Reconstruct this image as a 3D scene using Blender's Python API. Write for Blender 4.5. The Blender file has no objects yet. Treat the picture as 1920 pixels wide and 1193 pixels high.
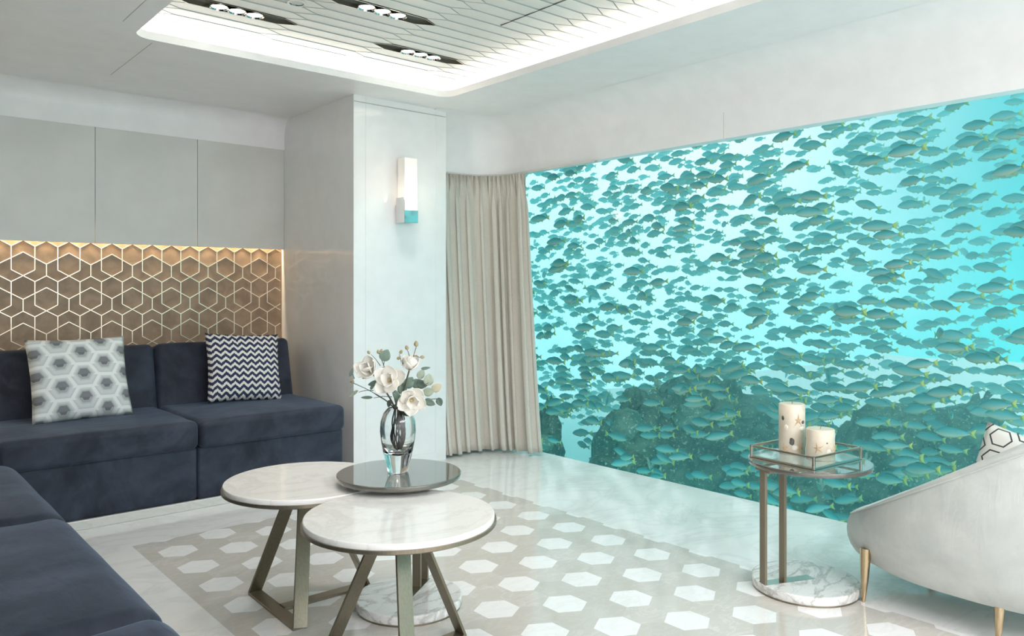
import bpy, bmesh, math, random
from mathutils import Vector, Matrix, noise
import numpy as np

S = bpy.context.scene
C = S.collection
PI = math.pi
rnd = random.Random(7)

# ------------------------------------------------------------------ camera
YAW = math.radians(49.0)              # heading of the view, measured from the +X axis
FX, FY = math.cos(YAW), math.sin(YAW)  # forward
RX, RY = math.sin(YAW), -math.cos(YAW)  # right
cam_d = bpy.data.cameras.new('camera'); cam = bpy.data.objects.new('camera', cam_d); C.objects.link(cam)
cam.location = (0, 0, 1.2)
cam.rotation_euler = (PI/2, 0, YAW - PI/2)
cam_d.sensor_fit = 'HORIZONTAL'; cam_d.sensor_width = 36
cam_d.lens = 36*1460/1920
cam_d.shift_y = -56.5/1920
cam_d.clip_start = .05; cam_d.clip_end = 200
S.camera = cam

# ------------------------------------------------------------------ view settings
S.view_settings.view_transform = 'Standard'
S.view_settings.look = 'None'
S.view_settings.gamma = 1
S.view_settings.use_curve_mapping = False
S.view_settings.exposure = 0.29
S.cycles.use_denoising = True
S.cycles.max_bounces = 10
S.cycles.diffuse_bounces = 5
S.cycles.glossy_bounces = 5
S.cycles.transmission_bounces = 10
S.cycles.transparent_max_bounces = 12
S.cycles.volume_bounces = 2
S.cycles.sample_clamp_indirect = 6
S.cycles.caustics_refractive = False

# ------------------------------------------------------------------ node helpers
class X:
    """A float socket with arithmetic."""
    def __init__(s, nt, sock): s.nt, s.s = nt, sock
    def _op(s, op, *a, clamp=False):
        n = s.nt.nodes.new('ShaderNodeMath'); n.operation = op; n.use_clamp = clamp
        for i, v in enumerate((s,) + a):
            if isinstance(v, X): s.nt.links.new(v.s, n.inputs[i])
            else: n.inputs[i].default_value = v
        return X(s.nt, n.outputs[0])
    def __add__(s, o): return s._op('ADD', o)
    def __radd__(s, o): return s._op('ADD', o)
    def __sub__(s, o): return s._op('SUBTRACT', o)
    def __rsub__(s, o): return (s*-1) + o
    def __mul__(s, o): return s._op('MULTIPLY', o)
    def __rmul__(s, o): return s._op('MULTIPLY', o)
    def __truediv__(s, o): return s._op('DIVIDE', o)
    def abs(s): return s._op('ABSOLUTE')
    def floor(s): return s._op('FLOOR')
    def fmod(s, m): return s - (s/m).floor()*m
    def lt(s, o): return s._op('LESS_THAN', o)
    def gt(s, o): return s._op('GREATER_THAN', o)
    def mn(s, o): return s._op('MINIMUM', o)
    def mx(s, o): return s._op('MAXIMUM', o)
    def pow(s, o): return s._op('POWER', o)
    def step(s, a, b):      # smooth 0..1 between a and b
        n = s.nt.nodes.new('ShaderNodeMapRange'); n.interpolation_type = 'SMOOTHSTEP'
        s.nt.links.new(s.s, n.inputs[0]); n.inputs[1].default_value = a; n.inputs[2].default_value = b
        return X(s.nt, n.outputs[0])

def lin(c):
    """sRGB 0..255 to linear."""
    return tuple(((v/255)/12.92 if v/255 <= .04045 else ((v/255+.055)/1.055)**2.4) for v in c) + (1,)

def mat(name):
    m = bpy.data.materials.new(name); m.use_nodes = True
    nt = m.node_tree
    return m, nt, nt.nodes['Principled BSDF']

def coords(nt, kind='Object'):
    tc = nt.nodes.new('ShaderNodeTexCoord'); sp = nt.nodes.new('ShaderNodeSeparateXYZ')
    nt.links.new(tc.outputs[kind], sp.inputs[0])
    return tc.outputs[kind], X(nt, sp.outputs[0]), X(nt, sp.outputs[1]), X(nt, sp.outputs[2])

def vec(nt, x=0, y=0, z=0):
    n = nt.nodes.new('ShaderNodeCombineXYZ')
    for i, v in enumerate((x, y, z)):
        if isinstance(v, X): nt.links.new(v.s, n.inputs[i])
        else: n.inputs[i].default_value = v
    return n.outputs[0]

def mixc(nt, f, a, b):
    n = nt.nodes.new('ShaderNodeMix'); n.data_type = 'RGBA'
    for i, v in ((0, f), (6, a), (7, b)):
        if isinstance(v, X): nt.links.new(v.s, n.inputs[i])
        elif hasattr(v, 'is_linked') or isinstance(v, bpy.types.NodeSocket): nt.links.new(v, n.inputs[i])
        else: n.inputs[i].default_value = v
    return n.outputs[2]

def noise_tex(nt, v, scale, detail=4, rough=.55, dist=0.0):
    n = nt.nodes.new('ShaderNodeTexNoise')
    if v is not None: nt.links.new(v, n.inputs['Vector'])
    n.inputs['Scale'].default_value = scale; n.inputs['Detail'].default_value = detail
    n.inputs['Roughness'].default_value = rough; n.inputs['Distortion'].default_value = dist
    return X(nt, n.outputs['Fac'])

def bump(nt, bsdf, h, strength=.2, dist=.01):
    b = nt.nodes.new('ShaderNodeBump'); b.inputs['Strength'].default_value = strength
    b.inputs['Distance'].default_value = dist
    nt.links.new(h.s, b.inputs['Height']); nt.links.new(b.outputs[0], bsdf.inputs['Normal'])

def plain(name, rgb, rough=.5, metal=0, spec=.5, coat=0, vary=0, vscale=8, bumpk=0, bscale=60, sheen=0):
    m, nt, b = mat(name)
    col = lin(rgb)
    b.inputs['Roughness'].default_value = rough; b.inputs['Metallic'].default_value = metal
    b.inputs['Specular IOR Level'].default_value = spec
    if coat: b.inputs['Coat Weight'].default_value = coat; b.inputs['Coat Roughness'].default_value = .04
    if sheen:
        b.inputs['Sheen Weight'].default_value = sheen; b.inputs['Sheen Roughness'].default_value = .35
    v = coords(nt)[0]
    n = noise_tex(nt, v, vscale)
    k = vary if vary else .02
    lo = tuple(c*(1-k) for c in col[:3]) + (1,); hi = tuple(min(1, c*(1+k)) for c in col[:3]) + (1,)
    nt.links.new(mixc(nt, n.step(.3, .7), lo, hi), b.inputs['Base Color'])
    if bumpk: bump(nt, b, noise_tex(nt, v, bscale), bumpk, .004)
    return m

def marble_nodes(nt, v, base, vein, scale=1.0, amount=.5, dark=None):
    w = noise_tex(nt, v, 1.3*scale, 5, .6)
    mp = nt.nodes.new('ShaderNodeMapping'); mp.inputs['Rotation'].default_value = (.4, .3, .75)
    mp.inputs['Scale'].default_value = (.6, 1.2, 1)
    nt.links.new(v, mp.inputs['Vector'])
    n1 = noise_tex(nt, mp.outputs[0], 2.4*scale, 6, .62, 1.4)
    vn = (1 - ((n1 - .5).abs()*24)).mx(0)          # thin veins where the noise crosses a half
    n2 = noise_tex(nt, mp.outputs[0], 6*scale, 5, .6, .9)
    vn2 = (1 - ((n2 - .47).abs()*34)).mx(0)
    c = mixc(nt, (w.step(.35, .75))*.22, base, tuple(x*.86 for x in base[:3]) + (1,))
    c = mixc(nt, (vn*amount + vn2*amount*.35)._op('MINIMUM', 1.0), c, vein)
    return c

def marble(name, base, vein, scale=1, amount=.5, rough=.12):
    m, nt, b = mat(name)
    v = coords(nt)[0]
    nt.links.new(marble_nodes(nt, v, lin(base), lin(vein), scale, amount), b.inputs['Base Color'])
    b.inputs['Roughness'].default_value = rough
    return m

def hexd(x, y, w, p, x0=0, y0=0):
    """distance (apothem metric) to the nearest centre of two interleaved lattices; hexagons point along y."""
    ax = (x - (x0 - w/2)).fmod(w) - w/2; ay = (y - (y0 - p/2)).fmod(p) - p/2
    bx = (x - x0).fmod(w) - w/2; by = (y - y0).fmod(p) - p/2
    ha = ax.abs().mx(ax.abs()*.5 + ay.abs()*.8660)
    hb = bx.abs().mx(bx.abs()*.5 + by.abs()*.8660)
    return ha, hb, ax, ay, bx, by

# ------------------------------------------------------------------ world: open sea light
wd = bpy.data.worlds.new('open_sea'); S.world = wd; wd.use_nodes = True
nt = wd.node_tree; bg = nt.nodes['Background']
wv, wx, wy, wz = coords(nt, 'Generated')
az = (wy/(wx + 1e-4))                       # 0 along the glass normal, + to the far corner
side = az.step(.25, .74)
up = wz.step(-.08, .20)
cl = noise_tex(nt, wv, 6, 4, .6).step(.35, .65)
c1 = mixc(nt, side, (.0, .18, .21, 1), (.95, .94, .99, 1))
c2 = mixc(nt, side, (.0, .46, .49, 1), (.36, .86, .93, 1))
c = mixc(nt, up, c2, c1)
c = mixc(nt, cl*side*.35, c, (.80, .93, .96, 1))
nt.links.new(c, bg.inputs[0]); bg.inputs[1].default_value = 2.0

# ------------------------------------------------------------------ lights of the room
def area(name, loc, rot, sx, sy, power, col, spread=PI):
    l = bpy.data.lights.new(name, 'AREA'); l.shape = 'RECTANGLE'; l.size = sx; l.size_y = sy
    l.energy = power; l.color = col; l.spread = spread
    o = bpy.data.objects.new(name, l); o.location = loc; o.rotation_euler = rot; C.objects.link(o)
    return o
WARM = (1.0, .945, .88)
RX0, RX1, RY0, RY1 = 1.10, 3.017, -.6, 4.115      # opening of the ceiling recess
CEIL = 2.44
cx, cy = (RX0+RX1)/2, (RY0+RY1)/2
# LED strips on the cove ledge, aimed up and outwards
area('cove_led_back', (cx, RY1+.035, CEIL+.055), (math.radians(150), 0, 0), RX1-RX0, .02, 2.0, WARM)
area('cove_led_front', (cx, RY0-.035, CEIL+.055), (math.radians(-150), 0, 0), RX1-RX0, .02, 3, WARM)
area('cove_led_glass', (RX1+.035, cy, CEIL+.055), (0, math.radians(-150), 0), .02, RY1-RY0, 4.2, WARM)
area('cove_led_sofa', (RX0-.035, cy, CEIL+.055), (0, math.radians(150), 0), .02, RY1-RY0, 4.2, WARM)
area('niche_led', (.95, 5.466, 1.575), (math.radians(16), 0, 0), 3.05, .012, 16, (1.0, .80, .52))
# unseen fill light under the ceiling behind the camera, brightening the room
area('rear_fill_light', (1.6, -1.8, 2.40), (0, 0, 0), 3.0, 1.6, 158, (.97, .94, 1.0))
port = area('window_portal', (3.84, .8, 1.025), (0, math.radians(90), 0), 2.05, 7.0, 1, (1, 1, 1))
port.data.cycles.is_portal = True

# ------------------------------------------------------------------ object helpers
def W(l, d, z=0):
    """coordinates worked out from image pixels (metres right of, and in front of, the camera) to room coordinates."""
    return Vector((FX*d + RX*l, FY*d + RY*l, z))

def obj(name, bm, m=None, parent=None, smooth=True, loc=None, rot=None, angle=40):
    me = bpy.data.meshes.new(name)
    if isinstance(bm, bmesh.types.BMesh):
        bmesh.ops.recalc_face_normals(bm, faces=bm.faces)
        bm.to_mesh(me); bm.free()
    else:
        me.from_pydata(*bm)
    if smooth:
        for p in me.polygons: p.use_smooth = True
        me.set_sharp_from_angle(angle=math.radians(angle))
    for x in (m if isinstance(m, (list, tuple)) else [m]):
        if x: me.materials.append(x)
    o = bpy.data.objects.new(name, me); C.objects.link(o)
    if parent: o.parent = parent
    if loc is not None: o.location = loc
    if rot is not None: o.rotation_euler = rot
    return o

def tag(o, label=None, cat=None, group=None, kind=None):
    if label: o['label'] = label
    if cat: o['category'] = cat
    if group: o['group'] = group
    if kind: o['kind'] = kind
    return o

def struct(name, bm, m, **k):
    o = obj(name, bm, m, **k)
    if not k.get('parent'): o['kind'] = 'structure'
    return o

def thing(name, label, cat, loc=(0, 0, 0), rz=0, group=None):
    o = bpy.data.objects.new(name, None); C.objects.link(o)
    o.location = loc; o.rotation_euler = (0, 0, rz); o.empty_display_size = .1
    return tag(o, label, cat, group)

def box(bm, x0, x1, y0, y1, z0, z1, bev=0, seg=2):
    r = bmesh.ops.create_cube(bm, size=1)
    for v in r['verts']:
        v.co = Vector(((x0+x1)/2 + v.co.x*(x1-x0), (y0+y1)/2 + v.co.y*(y1-y0), (z0+z1)/2 + v.co.z*(z1-z0)))
    if bev:
        es = {e for v in r['verts'] for e in v.link_edges}
        bmesh.ops.bevel(bm, geom=list(es), offset=bev, segments=seg, affect='EDGES', profile=.6)
    return bm
def B(*a, **k): return box(bmesh.new(), *a, **k)

def lathe(prof, n=64, close=False, sx=1, sy=1):
    bm = bmesh.new(); rings = []
    for r, z in prof:
        if r < 1e-5: rings.append([bm.verts.new((0, 0, z))])
        else: rings.append([bm.verts.new((r*sx*math.cos(2*PI*i/n), r*sy*math.sin(2*PI*i/n), z)) for i in range(n)])
    def join(a, b):
        for i in range(n):
            j = (i+1) % n
            if len(a) == 1 and len(b) == 1: return
            if len(a) == 1: bm.faces.new((a[0], b[i], b[j]))
            elif len(b) == 1: bm.faces.new((a[i], a[j], b[0]))
            else: bm.faces.new((a[i], a[j], b[j], b[i]))
    for a, b in zip(rings, rings[1:]): join(a, b)
    if close: join(rings[-1], rings[0])
    return bm

def tube(bm, pts, rad, n=8, caps=True):
    pts = [Vector(p) for p in pts]
    rad = rad if isinstance(rad, (list, tuple)) else [rad]*len(pts)
    prev = None; rings = []
    for i, p in enumerate(pts):
        t = (pts[min(i+1, len(pts)-1)] - pts[max(i-1, 0)]).normalized()
        if prev is None:
            u = t.orthogonal().normalized()
        else:
            u = (prev - t*prev.dot(t)).normalized()
        prev = u; w = t.cross(u)
        rings.append([bm.verts.new(p + (u*math.cos(2*PI*k/n) + w*math.sin(2*PI*k/n))*rad[i]) for k in range(n)])
    for a, b in zip(rings, rings[1:]):
        for k in range(n):
            bm.faces.new((a[k], a[(k+1) % n], b[(k+1) % n], b[k]))
    if caps:
        bm.faces.new(rings[0]); bm.faces.new(rings[-1])
    return bm

def bar(bm, p, q, wdir, w, t, bev=.001):
    """flat bar from p to q, width w along wdir, thickness t."""
    p, q = Vector(p), Vector(q); ax = (q-p).normalized(); wv = Vector(wdir)
    wv = (wv - ax*wv.dot(ax)).normalized(); tv = ax.cross(wv)
    vs = [bm.verts.new(e + wv*(a*w/2) + tv*(b*t/2)) for e in (p, q) for a, b in ((-1, -1), (1, -1), (1, 1), (-1, 1))]
    fs = [(0, 1, 2, 3), (4, 5, 6, 7)] + [(i, (i+1) % 4, 4+(i+1) % 4, 4+i) for i in range(4)]
    for f in fs: bm.faces.new([vs[i] for i in f])
    if bev:
        bmesh.ops.bevel(bm, geom=list({e for v in vs for e in v.link_edges}), offset=bev, segments=1, affect='EDGES')
    return bm

def rbox(sx, sy, sz, r, puff=0, n=14, wob=0, seed=0, frontbulge=0):
    """soft cushion: a box with rounded edges and a slightly domed top, origin at the bottom centre."""
    bm = bmesh.new(); h = Vector((sx/2, sy/2, sz/2))
    def ts(hh):
        e = max(0, hh - r)/hh
        a = [-1 + (1-e)*i/4 for i in range(4)]; m = [-e + 2*e*i/n for i in range(n+1)]
        return a + m + [-x for x in reversed(a)]
    T = [ts(h.x), ts(h.y), ts(h.z)]
    for ax in range(3):
        u, v = (ax+1) % 3, (ax+2) % 3
        for sgn in (-1, 1):
            g = []
            for a in T[u]:
                row = []
                for b_ in T[v]:
                    p = Vector((0, 0, 0)); p[ax] = sgn*h[ax]; p[u] = a*h[u]; p[v] = b_*h[v]
                    q = Vector([max(-(h[i]-r), min(h[i]-r, p[i])) for i in range(3)])
                    dlt = p - q
                    w = q + dlt.normalized()*r if dlt.length > 1e-9 else p
                    ux, uy, uz = w.x/h.x, w.y/h.y, w.z/h.z
                    w.z += puff*(1-ux*ux)*(1-uy*uy)*max(0, uz)
                    w.y -= frontbulge*(1-uz*uz)*max(0, -uy)
                    if wob:
                        w += Vector((0, 0, 1))*wob*noise.noise(Vector((w.x*5+seed, w.y*7, seed)))*max(0, uz)
                    w.z += h.z
                    row.append(bm.verts.new(w))
                g.append(row)
            for i in range(len(g)-1):
                for j in range(len(g[0])-1):
                    bm.faces.new((g[i][j], g[i+1][j], g[i+1][j+1], g[i][j+1]))
    bmesh.ops.remove_doubles(bm, verts=bm.verts, dist=1e-5)
    return bm

def rrect(x0, x1, y0, y1, r, n=8):
    pts = []
    for cx_, cy_, a in ((x1-r, y1-r, 0), (x0+r, y1-r, 90), (x0+r, y0+r, 180), (x1-r, y0+r, 270)):
        for i in range(n+1):
            t = math.radians(a + 90*i/n); pts.append((cx_ + r*math.cos(t), cy_ + r*math.sin(t)))
    return pts

def loft(bm, loops, closed=True):
    R = [[bm.verts.new(p) for p in l] for l in loops]
    for a, b in zip(R, R[1:]):
        n = len(a)
        for i in range(n if closed else n-1):
            j = (i+1) % n; bm.faces.new((a[i], a[j], b[j], b[i]))
    return bm

# ------------------------------------------------------------------ materials
M = {}
M['ceiling'] = plain('ceiling_lacquer', (243, 242, 241), .30, spec=.4)
M['white'] = plain('white_paint', (243, 242, 240), .35)
M['lacquer'] = plain('white_lacquer', (240, 239, 238), .10, coat=.6)
M['tile'] = plain('ceiling_tile', (236, 235, 228), .35)
M['tile_edge_shade'] = plain('ceiling_tile_edge_shade', (182, 190, 186), .6)  # side faces darker than the tile: shadow lines of the gaps painted in
M['joint'] = plain('dark_joint', (96, 98, 92), .7)
M['joint_light'] = plain('light_joint', (176, 178, 172), .6)
M['cabinet'] = plain('cabinet_veneer', (216, 216, 210), .38, vary=.06, vscale=2.2)
M['cabinet_body'] = plain('cabinet_body', (190, 188, 178), .5)
M['chrome'] = plain('polished_chrome', (215, 216, 214), .06, metal=1)
M['nickel'] = plain('brushed_nickel', (206, 200, 190), .16, metal=1)
M['mirror'] = plain('mirror_steel', (200, 202, 198), .05, metal=1)
M['black'] = plain('dark_cavity', (40, 40, 38), .6)
M['line'] = plain('inlay_metal', (246, 236, 214), .28, metal=.75)
M['tray_floor'] = plain('pale_tray_glass', (196, 200, 198), .05, coat=1)
M['gold'] = plain('gold_leg', (196, 174, 140), .22, metal=1)
M['grey_glass'] = plain('grey_back_painted_glass', (92, 90, 82), .03, coat=1)
M['wax_dummy'] = None

def wood_metal():
    m, nt, b = mat('brushed_bronze')
    v = coords(nt)[0]
    mp = nt.nodes.new('ShaderNodeMapping'); mp.inputs['Scale'].default_value = (90, 90, 1.5)
    nt.links.new(v, mp.inputs['Vector'])
    n = noise_tex(nt, mp.outputs[0], 2.5, 3)
    nt.links.new(mixc(nt, n, lin((122, 112, 96)), lin((154, 144, 126))), b.inputs['Base Color'])
    b.inputs['Metallic'].default_value = .85; b.inputs['Roughness'].default_value = .36
    bump(nt, b, n, .06, .001)
    return m
M['bronze'] = wood_metal()

def velvet(name, rgb, rgb2, sheencol, rough=.6, sheen=.6):
    m, nt, b = mat(name)
    v = coords(nt)[0]
    n = noise_tex(nt, v, 2.2, 5, .6, 1.2); n2 = noise_tex(nt, v, 9, 4, .6, .5)
    f = (n*.7 + n2*.3).step(.35, .65)
    nt.links.new(mixc(nt, f, lin(rgb), lin(rgb2)), b.inputs['Base Color'])
    b.inputs['Roughness'].default_value = rough; b.inputs['Specular IOR Level'].default_value = .2
    b.inputs['Sheen Weight'].default_value = sheen; b.inputs['Sheen Roughness'].default_value = .4
    b.inputs['Sheen Tint'].default_value = lin(sheencol)
    mp = nt.nodes.new('ShaderNodeMapping'); mp.inputs['Scale'].default_value = (1, 3.5, 1); mp.inputs['Rotation'].default_value = (0, 0, .2)
    nt.links.new(v, mp.inputs['Vector'])
    bump(nt, b, noise_tex(nt, mp.outputs[0], 5, 5, .55, 1.0) + noise_tex(nt, v, 400, 2)*.03, .25, .012)
    return m
M['navy'] = velvet('navy_velvet', (36, 40, 50), (62, 68, 82), (116, 132, 154))
M['pale_velvet'] = velvet('pale_grey_velvet', (182, 186, 181), (202, 205, 200), (235, 238, 236), .6, .4)

def linen():
    m, nt, b = mat('curtain_linen')
    v = coords(nt)[0]
    mp = nt.nodes.new('ShaderNodeMapping'); mp.inputs['Scale'].default_value = (1, 1, .35); nt.links.new(v, mp.inputs['Vector'])
    n = noise_tex(nt, mp.outputs[0], 260, 3)
    nt.links.new(mixc(nt, n.step(.3, .7), lin((206, 200, 188)), lin((214, 208, 198))), b.inputs['Base Color'])
    b.inputs['Roughness'].default_value = .75; b.inputs['Sheen Weight'].default_value = .2
    b.inputs['Specular IOR Level'].default_value = .2
    bump(nt, b, n, .15, .001)
    return m
M['linen'] = linen()

def floor_mat():
    m, nt, b = mat('polished_marble_floor')
    v, x, y, z = coords(nt)
    white = marble_nodes(nt, v, lin((232, 232, 229)), lin((196, 196, 192)), 1.1, .28)
    R = .0877; w, p = R*math.sqrt(3), R*3
    fa, fb, ax, ay, bx, by = hexd(x, y, w, p, 1.181, 3.679)
    isA = fa.lt(fb)
    ca = vec(nt, ((x-ax)/w*2 + .5).floor(), ((y-ay)/p*2 + .5).floor(), 3)
    ia = ((x - (1.181-w/2))/w).floor(); ja = ((y - (3.679-p/2))/p).floor()
    ib = ((x - 1.181)/w).floor(); jb = ((y - 3.679)/p).floor()
    idx = isA*ia + (1-isA)*(ib + .5); idy = isA*ja + (1-isA)*(jb + .5)
    wn = nt.nodes.new('ShaderNodeTexWhiteNoise'); wn.noise_dimensions = '3D'
    nt.links.new(vec(nt, idx, idy, 1.7), wn.inputs['Vector'])
    rn = X(nt, wn.outputs['Value'])
    # the stone of every tile is cut elsewhere from the slab
    off = nt.nodes.new('ShaderNodeVectorMath'); off.operation = 'ADD'
    nt.links.new(v, off.inputs[0]); nt.links.new(vec(nt, rn*9, rn*5, 0), off.inputs[1])
    g = marble_nodes(nt, off.outputs[0], lin((203, 199, 191)), lin((224, 221, 215)), 3.2, .45)
    g = mixc(nt, rn*.6, g, lin((189, 185, 176)))
    ha, hb, *_ = hexd(x, y, 3*w, p, 1.181, 3.679)
    hw = ha.mn(hb)
    wt = marble_nodes(nt, off.outputs[0], lin((238, 238, 236)), lin((206, 206, 204)), 3, .22)
    pat = mixc(nt, hw.lt(w/2), g, wt)
    inside = x.gt(1.04)*x.lt(2.955)*y.lt(3.885)
    col = mixc(nt, inside, white, pat)
    # thin joints between the tiles
    jn = (1 - fa.mn(fb).lt(w/2 - .0006))*inside*.12
    col = mixc(nt, jn, col, lin((150, 146, 138)))
    nt.links.new(col, b.inputs['Base Color'])
    b.inputs['Roughness'].default_value = .09
    b.inputs['Specular IOR Level'].default_value = .6
    return m
M['floor'] = floor_mat()
M['marble'] = marble('calacatta_marble', (240, 238, 233), (196, 192, 186), 1.6, .28, .08)
M['marble_veined'] = marble('veined_marble', (228, 228, 224), (150, 146, 140), 1.5, .55, .12)
M['marble_skirt'] = marble('marble_skirting', (214, 213, 207), (190, 188, 182), 2, .3, .15)

def bronze_leather():
    m, nt, b = mat('bronze_suede_tile')
    v = coords(nt)[0]
    n = noise_tex(nt, v, 9, 5, .6, .6)
    nt.links.new(mixc(nt, n.step(.3, .7), lin((146, 121, 97)), lin((174, 147, 120))), b.inputs['Base Color'])
    b.inputs['Roughness'].default_value = .5; b.inputs['Sheen Weight'].default_value = .25
    bump(nt, b, n, .12, .004)
    return m
M['suede'] = bronze_leather()

def glass(name, col=(1, 1, 1, 1), ior=1.45, rough=0):
    m, nt, b = mat(name)
    b.inputs['Base Color'].default_value = col
    b.inputs['Transmission Weight'].default_value = 1; b.inputs['Roughness'].default_value = rough; b.inputs['IOR'].default_value = ior
    return m
def pane(name, tint=(1, 1, 1, 1), refl=1.0):
    """thin clear pane: lets light straight through and mirrors by its Fresnel reflectance."""
    m = bpy.data.materials.new(name); m.use_nodes = True; nt = m.node_tree; nt.nodes.clear()
    out = nt.nodes.new('ShaderNodeOutputMaterial'); mx = nt.nodes.new('ShaderNodeMixShader')
    tr = nt.nodes.new('ShaderNodeBsdfTransparent'); gl = nt.nodes.new('ShaderNodeBsdfGlossy'); fr = nt.nodes.new('ShaderNodeFresnel')
    tr.inputs[0].default_value = tint; gl.inputs['Roughness'].default_value = .01; fr.inputs[0].default_value = 1.45
    ge = nt.nodes.new('ShaderNodeNewGeometry')
    nt.links.new((X(nt, fr.outputs[0])*(1 - X(nt, ge.outputs['Backfacing']))*refl).s, mx.inputs[0]); nt.links.new(tr.outputs[0], mx.inputs[1]); nt.links.new(gl.outputs[0], mx.inputs[2])
    nt.links.new(mx.outputs[0], out.inputs[0])
    return m
M['pane'] = pane('acrylic_pane', refl=.15)
M['tray_glass'] = pane('tray_glass', (.93, .98, .97, 1))
M['vase_glass'] = glass('vase_glass', (.97, 1, 1, 1), 1.46)

def emit(name, rgb, k):
    m, nt, b = mat(name)
    b.inputs['Base Color'].default_value = lin(rgb); b.inputs['Emission Color'].default_value = lin(rgb)
    b.inputs['Emission Strength'].default_value = k
    return m
M['lamp'] = emit('lamp_face', (255, 246, 232), 14)
M['led'] = emit('led_tape', (255, 236, 200), 2.5)

# ------------------------------------------------------------------ the setting
SW = 5.487       # hexagon wall
CF = 5.442       # face of the hung cabinets
PX0, PX1, PY = 2.503, 3.232, 4.423     # pillar
GX = 3.87        # glass plane

struct('floor', B(-.7, 3.90, -3.1, 5.9, -.1, 0), M['floor'], smooth=False)

# ceiling sheet with the recess cut out
bm = bmesh.new()
inner = rrect(RX0, RX1, RY0, RY1, .09)
ov = [bm.verts.new((x, y, CEIL)) for x, y in ((-.7, -3.1), (3.925, -3.1), (3.925, 5.9), (-.7, 5.9))]
iv = [bm.verts.new((x, y, CEIL)) for x, y in inner]
es = [bm.edges.new((l[i], l[(i+1) % len(l)])) for l in (ov, iv) for i in range(len(l))]
bmesh.ops.triangle_fill(bm, edges=es, use_beauty=True)
bmesh.ops.recalc_face_normals(bm, faces=bm.faces)
ceil = struct('ceiling', bm, M['ceiling'], smooth=False)
bm = bmesh.new()
lip_in = rrect(RX0, RX1, RY0, RY1, .09); lip_out = rrect(RX0-.02, RX1+.02, RY0-.02, RY1+.02, .11)
o12 = rrect(RX0-.12, RX1+.12, RY0-.12, RY1+.12, .16); o10 = rrect(RX0-.07, RX1+.07, RY0-.07, RY1+.07, .12)
loft(bm, [[(x, y, z) for x, y in l] for l, z in ((lip_in, CEIL-.001), (lip_in, CEIL+.040), (lip_out, CEIL+.040), (lip_out, CEIL+.02), (o12, CEIL+.02),
        (o12, CEIL+.12), (o12, CEIL+.16), (o10, CEIL+.165))])
struct('trim_1', bm, M['ceiling'], angle=50)
TZ = CEIL + .145     # underside of the tiles
struct('ceiling_backing', B(RX0-.13, RX1+.13, RY0-.13, RY1+.13, TZ+.022, TZ+.05), M['joint'], smooth=False)

# elongated hexagon tiles of the recess, some left open for the downlights, the added unseen ones included
def tile_poly(xa, xb, yc, hw=.0525, tip=.097, g=.0026):
    # hexagon: points at both ends, long parallel sides
    e = .003
    return [(xa+g*1.5, yc), (xa+tip, yc-hw+e), (xb, yc-hw+e), (xb+tip-g*1.5, yc), (xb, yc+hw-e), (xa+tip, yc+hw-e)]
cols = []; xx = 2.848
while xx > RX0-.8: xx -= .5515; cols.append(xx)
cols = [2.848] + cols
open_tiles = []
bm = bmesh.new()
X0L, X1L, Y0L, Y1L = RX0-.115, RX1+.115, .9, RY1+.115
for ci, xj in enumerate(cols):
    xa, xb = xj, xj + .5515            # tile from point xa to point xb+tip
    par = ci % 2                        # interleave every other column
    k = -40
    for k in range(-40, 6):
        yc = 3.84 + .0525*(1 if par == 0 else 0) + k*.105
        if yc < Y0L or yc > Y1L+.06: continue
        slot = (ci == 1 and abs(yc-3.84) < .01) or (ci == 2 and abs(yc-3.3675) < .02) or (ci == 3 and abs(yc-3.84) < .01) or (ci in (1, 3) and abs(yc-2.16) < .01) or (ci == 2 and abs(yc-1.5825) < .01)
        if slot: open_tiles.append((xa, xb, yc)); continue
        poly = tile_poly(xa, xb, yc)
        if max(p[0] for p in poly) < X0L or min(p[0] for p in poly) > X1L: continue
        lo = [bm.verts.new((min(max(x, X0L), X1L), min(max(y, Y0L), Y1L), TZ + (0 if y < yc-.001 else .0018 if y < yc+.001 else .0036))) for x, y in poly]
        hi = [bm.verts.new((v.co.x, v.co.y, TZ+.018)) for v in lo]
        try:
            bm.faces.new(lo); bm.faces.new(hi)
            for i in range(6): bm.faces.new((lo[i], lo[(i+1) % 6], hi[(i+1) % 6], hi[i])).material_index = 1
        except ValueError: pass
bmesh.ops.dissolve_degenerate(bm, edges=bm.edges, dist=1e-5)
struct('ceiling_tiles', bm, [M['tile'], M['tile_edge_shade']], smooth=False)
struct('ceiling_board', B(RX0-.13, RX1+.13, RY0-.13, .9, TZ, TZ+.02), M['tile'], smooth=False)
# access panel joint in the tiled field
bm = bmesh.new()
box(bm, 2.648, 2.653, 1.6, 3.14, TZ-.0015, TZ+.003); struct('trim_2', bm, M['joint'], smooth=False)
# detector: round hole with a ring
dp = W((556-960)/1460*3.79, 3.79)
t = thing('ceiling_detector', 'small round flush detector set in the ceiling tiles between two downlights', 'detector', (dp.x, dp.y, TZ))
obj('ring', lathe([(.034, .0), (.042, -.003), (.045, .0), (.034, .0)], 40), M['tile'], t)
obj('lens', lathe([(0, .012), (.034, .01), (.034, -.001)], 40), M['joint'], t)

# walls
struct('wall_left', B(-.75, -.65, -3.1, 5.9, -.1, 2.7), M['white'], smooth=False)
struct('wall_rear', B(-.7, 3.925, -3.2, -3.1, -.1, 2.7), M['white'], smooth=False)
bm = bmesh.new(); box(bm, -.6, PX0, SW, SW+.05, 0, 1.62)
struct('wall_back', bm, M['suede'], smooth=False)
struct('wall_back_upper', B(-.6, PX0, 5.80, 5.85, 1.4, 2.7), M['white'], smooth=False)
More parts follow.
